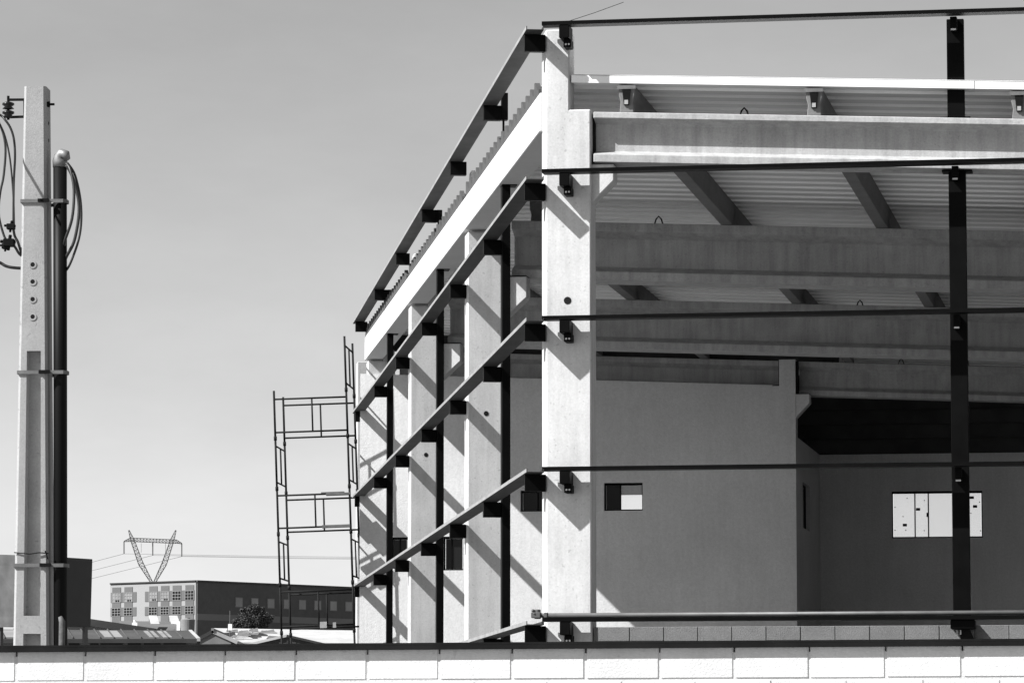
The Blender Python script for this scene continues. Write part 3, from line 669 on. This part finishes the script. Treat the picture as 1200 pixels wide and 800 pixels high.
# hall with falling dark roof edge
Y2 = 185; B2 = (0, Y2, 0)
s2 = empty('hall', (0, Y2, 0), 0, label='grey panelled hall with one dark sloping roof edge behind the long shed', cat='shed')
g0, g1 = rel(40, 715, Y2, B2), rel(175, 736.3, Y2, B2)
MB().loft([(g0.x, 0, 0), (g1.x, 0, 0), (g1.x, 0, g1.z - .1), (g0.x, 0, g0.z - .1)], [(g0.x, 12, 0), (g1.x, 12, 0), (g1.x, 12, g1.z - .1), (g0.x, 12, g0.z - .1)]).build('wall', M_SHEDWALL, s2)
mb = MB(); quad(mb, g0 + Vector((0, -.5, .0)), g1 + Vector((.3, -.5, 0)), g1 + Vector((.3, 12.5, 0)), g0 + Vector((0, 12.5, 0)), 0.32); mb.build('roof', M_SHEDDARK, s2)
for x in (108, 113.5, 122, 131, 140.5, 150): MB().box(rel(x, 740, Y2, B2).x, rel(x, 740, Y2, B2).x + .06, -.04, -.001, 0, rel(x, 726 + (x-108)*.16, Y2, B2).z - .5).build('panel_joint', M_SHEDDARK, s2)
# grey-roofed shed further back and water tank
Y3 = 215; B3 = (0, Y3, 0)
s3 = empty('grey_shed', (0, Y3, 0), 0, label='small grey pitched shed roof below the white office block', cat='shed')
A, Bq, C_, D_ = rel(158, 739, Y3, B3), rel(213, 739, Y3, B3), rel(209, 728, Y3 + 8, B3), rel(140, 727, Y3 + 8, B3)
mb = MB(); quad(mb, A, Bq, C_, D_, 0.2); mb.build('roof', mat('mid_grey_roof', 0.10, 0.9, var=0.25, scale=0.4), s3)
MB().box(A.x + .3, Bq.x - .2, 0.4, 8, 0, A.z - .25).build('wall', M_SHEDWALL, s3)
for x in (176, 200):
    pA = rel(x, 737.5, Y3, B3); mb = MB(); quad(mb, pA + Vector((0, .4, .33)), pA + Vector((.45, .4, .33)), pA + Vector((.1, 3, .85)), pA + Vector((-.35, 3, .85)), .05); mb.build('rooflight', M_PALEROOF, s3)
pv = rel(156, 731, Y3, B3); MB().tube([(pv.x, 1, 5), (pv.x, 1, pv.z + .25)], 0.07, 8).build('vent_pipe', M_FLASH, s3); MB().box(pv.x - .14, pv.x + .14, .86, 1.14, pv.z - .1, pv.z + .12).build('vent_cowl', M_FLASH, s3)
pv = rel(210, 727, Y3, B3); MB().box(pv.x - .16, pv.x + .02, .3, .6, 5, pv.z).build('gable_post', M_FLASH, s3)
Y4 = 205
wt_ = empty('water_tank', (at(220, 740, Y4).x, Y4, 0), 0, label='pale cylindrical water tank beside the dark office wall', cat='tank')
zt0, zt1 = at(220, 742, Y4).z, at(220, 724.5, Y4).z
MB().tube([(0, 0, zt0), (0, 0, zt1 - .05), (0, 0, zt1)], [0.34, 0.36, 0.30], 24).build('shell', M_SHEDWALL, wt_, smooth=False)
MB().tube([(0, 0, 0), (0, 0, zt0)], 0.25, 12).build('stand', M_SHEDWALL, wt_)
MB().tube([(0, 0, zt1), (0, 0, zt1 + .05)], 0.12, 12).build('lid', M_SHEDWALL, wt_)
# gabled house with dark left verge
Y5 = 168; B5 = (0, Y5, 0)
s5 = empty('gabled_house', (0, Y5, 0), 0, label='small gabled house with pale front wall and dark left roof edge', cat='house')
pk, el, er = rel(249, 737.2, Y5, B5), rel(226, 749.5, Y5, B5), rel(279, 750.5, Y5, B5)
MB().loft([(el.x + .3, 0, 0), (er.x - .3, 0, 0), (er.x - .3, 0, er.z - .05), (pk.x, 0, pk.z - .12), (el.x + .3, 0, el.z)], [(el.x + .3, 9, 0), (er.x - .3, 9, 0), (er.x - .3, 9, er.z - .05), (pk.x, 9, pk.z - .12), (el.x + .3, 9, el.z)]).build('wall', M_SHEDWALL, s5)
mb = MB(); quad(mb, el + Vector((0, -.05, 0)), pk + Vector((0, -.05, 0)), pk + Vector((0, 9.3, 0)), el + Vector((0, 9.3, 0)), .14); mb.build('roof', M_SHEDDARK, s5)
mb = MB(); quad(mb, pk + Vector((0.01, -.05, 0)), er + Vector((0, -.05, 0)), er + Vector((0, 9.3, 0)), pk + Vector((0.01, 9.3, 0)), .14); mb.build('roof', M_PALEROOF, s5)
MB().box(pk.x - .05, pk.x + .06, -.1, 9.2, pk.z - .04, pk.z + .05).build('ridge_cap', M_SHEDWALL, s5)
ax_ = rel(263.5, 736, Y5, B5)
an = empty('antenna_mast', (ax_.x, Y5 + 3, 0), 0, label='thin antenna mast with white cap box above the pale roof', cat='antenna')
MB().tube([(0, 0, 0), (0, 0, rel(263, 712, Y5, B5).z)], 0.02, 6).build('mast', M_LATTICE, an); MB().box(-.07, .09, -.1, .1, ax_.z + .02, ax_.z + .28).build('box', M_FLASH, an)
# bright pale roof
Y6 = 190; B6 = (0, Y6, 0)
s6 = empty('pale_roofed_shed', (0, Y6, 0), 0, label='long shed with sunlit white roof behind the scaffold tower', cat='shed')
A, Bq, C_, D_ = rel(262, 752, Y6, B6), rel(440, 753, Y6, B6), rel(440, 738.5, Y6 + 9, B6), rel(250, 735.5, Y6 + 9, B6)
mb = MB(); quad(mb, A, Bq, C_, D_, .15); mb.build('roof', M_PALEROOF, s6)
MB().box(A.x + .3, Bq.x - .3, .3, 9, 0, A.z - .2).build('wall', M_SHEDWALL, s6)
for i in range(26):
    t = rnd.uniform(0, .45); q = A.lerp(Bq, t).lerp(D_.lerp(C_, t), rnd.uniform(.1, .75)); w_ = rnd.uniform(.1, .45)
    MB().loft([(q.x - w_, q.y - .1, q.z + .02), (q.x + w_, q.y - .1, q.z + .02), (q.x + w_*.8, q.y + .1, q.z + .02), (q.x - w_, q.y + .12, q.z + .02)], [(q.x - w_*.7, q.y - .08, q.z + rnd.uniform(.08, .2)), (q.x + w_*.8, q.y - .06, q.z + rnd.uniform(.06, .24)), (q.x + w_*.6, q.y + .1, q.z + .1), (q.x - w_*.7, q.y + .1, q.z + .12)]).build('roof_debris', rnd.choice([M_SHEDWALL, M_SHEDROOF, M_PALEROOF]), s6)
# dark gable in front of it
Y7 = 140; B7 = (0, Y7, 0)
s7 = empty('dark_gabled_shed', (0, Y7, 0), 0, label='low dark gabled shed in front of the white roof, behind the scaffold legs', cat='shed')
pk, el, er = rel(336, 743, Y7, B7), rel(288, 754, Y7, B7), rel(384, 754, Y7, B7)
MB().loft([(el.x + .2, 0, 0), (er.x - .2, 0, 0), (er.x - .2, 0, er.z - .05), (pk.x, 0, pk.z - .08), (el.x + .2, 0, el.z)], [(el.x + .2, 7, 0), (er.x - .2, 7, 0), (er.x - .2, 7, er.z - .05), (pk.x, 7, pk.z - .08), (el.x + .2, 7, el.z)]).build('wall', M_SHEDROOF, s7)
mb = MB(); quad(mb, el + Vector((0, -.06, 0)), pk + Vector((0, -.06, 0)), pk + Vector((0, 7.3, 0)), el + Vector((0, 7.3, 0)), .08); mb.build('roof', M_PALEROOF, s7)
mb = MB(); quad(mb, pk + Vector((0.01, -.06, 0)), er + Vector((0, -.06, 0)), er + Vector((0, 7.3, 0)), pk + Vector((.01, 7.3, 0)), .08); mb.build('roof', M_SHEDDARK, s7)
for x in (318, 327, 336, 345, 354): MB().box(rel(x, 750, Y7, B7).x, rel(x, 750, Y7, B7).x + .06, -.05, -.001, 0, pk.z - .2 - abs(x - 336) * .0066 * 1.0).build('panel_joint', M_SHEDDARK, s7)
# dark boxy tank on a frame, behind the pole
Y8 = 125; B8 = (0, Y8, 0)
t8 = empty('rooftop_tank', (0, Y8, 0), 0, label='dark boxy sheet-metal tank rising behind the utility pole', cat='tank')
a, b, c_ = rel(-16, 649, Y8 + 1.6, B8), rel(42, 650.5, Y8, B8), rel(108.8, 654.7, Y8 + 2.2, B8)
a2, b2, c2 = rel(-6, 734, Y8 + 1.6, B8), rel(42, 733, Y8, B8), rel(106.5, 734.3, Y8 + 2.2, B8)
d, d2 = a + c_ - b, a2 + c2 - b2
MB().loft([a2, b2, c2, d2], [a, b, c_, d]).build('body', M_TANK, t8, bevel=0.02)
nn = (b - a).cross(a2 - a).normalized(); nn = nn if nn.y < 0 else -nn
MB().loft([a2.lerp(b2, .02) + nn*.004, a2.lerp(b2, .985) + nn*.004, a.lerp(b, .985) + nn*.004, a.lerp(b, .02) + nn*.004], [p + nn*.03 for p in (a2.lerp(b2, .02), a2.lerp(b2, .985), a.lerp(b, .985), a.lerp(b, .02))]).build('sunlit_side_panel', mat('sunlit_tank_panel', 0.075, 0.7, var=0.5, scale=0.7, fine=3, fvar=0.2), t8)  # mottled overlay, paler to paint sunlight onto the tank's left face
for q in (a2, b2, c2, d2):
    q2 = q.lerp((a2 + c2) / 2, .12); MB().bar((q2.x, q2.y, 0), q2 + Vector((0, 0, -.01)), 0.12).build('leg', M_LATTICE, t8)

# ------------------------------------------------------------------ office block on the rise behind
YO = 790.0
co = at(229, 752, YO); Z0 = gz(YO) - 1.0
O_ = empty('office_block', (co.x, YO, Z0), 0, label='distant office block with checkered white window front and long dark side wall', cat='building')
ztop = at(229, 680, YO).z - Z0
e1 = Vector((-17.8, 13.5, 0)); L1 = e1.length; e1.normalize(); e2 = Vector((34.5, 38.0, 0)); L2 = e2.length; e2.normalize()
n1 = Vector((-e1.y, e1.x, 0)); n1 = n1 if n1.y < 0 else -n1; n2 = Vector((-e2.y, e2.x, 0)); n2 = n2 if n2.y < 0 else -n2
poly = [Vector((0, 0, 0)), e2 * L2, e2 * L2 + e1 * L1, e1 * L1]
MB().prism([(p.x, p.y) for p in poly], 0, ztop - .3).build('wall', M_OWHITE, O_)
def facebox(e, n, t0, t1, z0, z1, d0, d1):
    f = lambda t, d, z: e * t + n * d + Vector((0, 0, z))
    return MB().loft([f(t0, d0, z0), f(t1, d0, z0), f(t1, d1, z0), f(t0, d1, z0)], [f(t0, d0, z1), f(t1, d0, z1), f(t1, d1, z1), f(t0, d1, z1)])
facebox(e2, n2, 0.15, L2, 0, ztop - .31, .02, .3).build('side_cladding', M_ODARK, O_)
facebox(e2, n2, 0.0, L2, ztop - .3, ztop + .1, -.5, .5).build('roof_edge', M_SHEDROOF, O_); facebox(e1, n1, 0.0, L1, ztop - .15, ztop + .1, -.5, .2).build('roof_edge', M_SHEDDARK, O_)
MB().prism([(p.x, p.y) for p in poly], ztop - .29, ztop - .1).build('roof', M_SHEDROOF, O_)
ppo = 4824 / YO
def face_t(x):   # photo column -> distance along the white face
    k = (x - 600) / 4824; # X = k*Y ; co.x + e1.x t = k (YO + e1.y t)
    return (k * YO - co.x) / (e1.x - k * e1.y)
def face_z(y): return at(229, y, YO).z - Z0
cols_ = [(216, 226), (201, 211), (187.2, 196.8), (173.5, 183), (144.2, 153.8), (130, 140)]
rows_ = [(691.5, 703), (709.5, 719.5), (727.5, 737)]
for r_, (ya, yb) in enumerate(rows_):
    za, zb_ = face_z(yb), face_z(ya)
    for bl in ((cols_[3][0] - 5, 226.5), (128.3, cols_[4][1] + 4.5)):
        facebox(e1, n1, face_t(bl[1]), face_t(bl[0]), za + .05, zb_ + .1, .02, .08).build('grey_band', M_OGREY, O_)
    for k, (xa, xb) in enumerate(cols_):
        ta, tb = face_t(xb), face_t(xa)
        facebox(e1, n1, ta, tb, zb_ + .1, zb_ + 1.1 if r_ == 0 else face_z(rows_[r_-1][1]), .02, .09).build('grey_panel', M_OGREY, O_)
        wn = facebox(e1, n1, ta, tb, za + .1, zb_, .085, .10).build('window', M_OBLIND if (r_ == 0 and k >= 2) else M_OPANE, O_)
        fr = MB()
        for q in range(4):
            t = ta + (tb - ta) * q / 3; f_ = facebox(e1, n1, t - .04, t + .04, za + .1, zb_, .10, .16); fr.add(f_.v, f_.f)
        for q in range(4):
            z = za + .1 + (zb_ - za - .1) * q / 3; f_ = facebox(e1, n1, ta, tb, z - .035, z + .035, .105, .165); fr.add(f_.v, f_.f)
        fr.build('window_frame', M_OWHITE, wn)
        if r_ == 0 and k >= 2: facebox(e1, n1, ta + .3, ta + (tb - ta) * .6, za + .1, za + .5, .102, .11).build('open_pane', M_OPANE, wn)
def face2_t(x): k = (x - 600) / 4824; return (k * YO - co.x) / (e2.x - k * e2.y)
facebox(e2, n2, .1, L2, face_z(726), face_z(718.5), .3, .36).build('grey_band', M_OBAND, O_)
for x in (277.5, 296, 315, 334, 352, 370, 388.5, 406.5, 426):
    t = face2_t(x); w = facebox(e2, n2, t - 1.0, t + 1.0, face_z(709.5), face_z(697.5), .3, .38); w.build('window', M_OBAND, O_)
    facebox(e2, n2, t - .85, t + .85, face_z(708.7), face_z(698.3), .38, .40).build('window_blind', mat('office_shaded_blind', 0.24, 0.8, var=0.15, scale=0.3), O_)

# ------------------------------------------------------------------ transmission tower and its lines
YT = 1150.0
zb0 = gz(YT)
base = at(179, 705, YT)
TT = empty('transmission_tower', (base.x, YT, zb0), 0, label='distant V-shaped lattice transmission tower above the office block', cat='pylon')
def tp(x, y, dy=0.0): p = at(x, y, YT); return Vector((p.x - base.x, dy, p.z - zb0))
def lattice(mb, A, B, wa, wb, n, t):
    A, B = Vector(A), Vector(B); d = (B - A).normalized(); X = Vector((d.z, 0, -d.x)).normalized(); Yv = Vector((0, 1, 0))
    pa = []
    for i in range(n + 1):
        c = A.lerp(B, i / n); w = wa + (wb - wa) * i / n
        pa.append([c + X*w/2 + Yv*w/2, c - X*w/2 + Yv*w/2, c - X*w/2 - Yv*w/2, c + X*w/2 - Yv*w/2])
    for i in range(n):
        for k in range(4):
            mb.bar(pa[i][k], pa[i+1][k], t); mb.bar(pa[i][k], pa[i+1][(k+1) % 4], t * .7); mb.bar(pa[i+1][k], pa[i+1][(k+1) % 4], t*.7)
    return mb
foot = tp(179.5, 685); MASTZ = 0.5
for (x, xt) in ((151, 149), (206, 209)):
    m_ = lattice(MB(), foot + Vector((0, 0, 0)), tp((x + 179) / 2, 660), 0.5, 1.3, 5, .13); lattice(m_, tp((x + 179) / 2, 660), tp(x + (4 if x < 179 else -4), 632), 1.3, 1.0, 7, .11)
    lattice(m_, tp(x + (4 if x < 179 else -4), 632), tp(x + (0 if x < 179 else 0), 621), 1.0, .25, 3, .11); m_.build('leg', M_LATTICE, TT)
m_ = lattice(MB(), tp(153, 632), tp(206, 634.2), 1.0, 1.0, 14, .11); lattice(m_, tp(153, 632), tp(145.5, 634), 1.0, .2, 3, .11); lattice(m_, tp(206, 634), tp(213, 636.5), 1.0, .2, 3, .11); m_.build('crossarm', M_LATTICE, TT)
MB().bar((0, 0, 0), foot, 1.2).build('foundation', M_SHEDWALL, TT)
ins = [(145.3, 634, 648.5), (179, 635, 650.3), (213, 636.5, 651.6)]
for x, ya, yb in ins: MB().tube([tp(x, ya), tp(x, yb)], 0.16, 6).build('insulator', M_LATTICE, TT)
for x in (165.5, 194): MB().tube([tp(x, 636), tp(x, 647)], 0.05, 5).build('stay', M_LATTICE, TT)
LR = 0.055
for (x, ya, yb), ye, nm in zip(ins, (664, 672, 680), ('left', 'middle', 'right')):
    A = at(x, yb, YT); Bq = at(-80, ye + 28, YT + 350)
    tag(MB().tube([A, A.lerp(Bq, .33) + Vector((0, 0, -1.6)), A.lerp(Bq, .66) + Vector((0, 0, -1.6)), Bq], LR, 4).build('power_line', M_LATTICE),
        f'thin power line running left from the {nm} insulator of the V-shaped pylon', 'power line', 'power lines left of the pylon')
    C2 = at(720, 655.5 + (yb - 650) * .8, YT - 60)
    tag(MB().tube([A, A.lerp(C2, .3) + Vector((0, 0, -.25)), A.lerp(C2, .65) + Vector((0, 0, -.25)), C2], LR * .8, 4).build('power_line', M_LATTICE),
        f'thin power line running right from the {nm} insulator of the V-shaped pylon', 'power line', 'power lines right of the pylon')

# ------------------------------------------------------------------ tree in front of the dark office wall
YV = 300.0
tb_ = at(296, 745, YV)
TR = empty('broadleaf_tree', (tb_.x, YV, gz(YV)), 0, label='bushy dark tree before the dark office side wall', cat='tree')
zc_ = at(296, 727, YV).z
tk = MB(); tk.tube([(0, 0, 0), (.1, 0, zc_ * .6), (.05, .1, zc_)], [.22, .16, .06], 8)
for a in range(6):
    an_ = a * 1.05; tk.tube([(.08, 0, zc_ * .75), (math.cos(an_) * .7, math.sin(an_) * .6, zc_ + .1), (math.cos(an_) * 1.1, math.sin(an_) * .9, zc_ + .55)], [.08, .05, .02], 6)
tk.build('trunk', M_BARK, TR)
lf = MB(); rt = random.Random(3)
clumps = [(-.8, .0, -.2, .5), (-.45, .2, .35, .5), (.0, -.1, .6, .5), (.45, .1, .35, .5), (.85, 0, .15, .42), (.2, -.3, -.1, .55), (-.35, -.3, -.35, .5), (.75, .2, -.35, .5), (1.15, 0, -.1, .3), (-1.1, .1, -.45, .35), (.25, 0, .85, .28), (-.15, .1, .75, .25), (-.75, 0, .62, .2), (.72, 0, .72, .18), (1.38, .1, .12, .2), (-1.32, 0, -.2, .2), (.5, -.1, -.75, .45), (-.6, 0, -.8, .5), (0, 0, -.6, .5)]
for (x, y, z, r) in clumps:
    for i in range(int(1700 * r * r) + 50):
        d = Vector((rt.gauss(0, 1), rt.gauss(0, 1), rt.gauss(0, 1))).normalized() * r * (rt.random() ** .4)
        c = Vector((x, y, zc_ + .15 + z)) + d; s = rt.uniform(.04, .085)
        a = Vector((rt.gauss(0, 1), rt.gauss(0, 1), rt.gauss(0, 1))).normalized(); b = a.orthogonal().normalized()
        lf.add([c - a*s, c + b*s*.6, c + a*s, c - b*s*.6], [(0, 1, 2, 3)])
lf.build('crown', M_LEAF, TR)
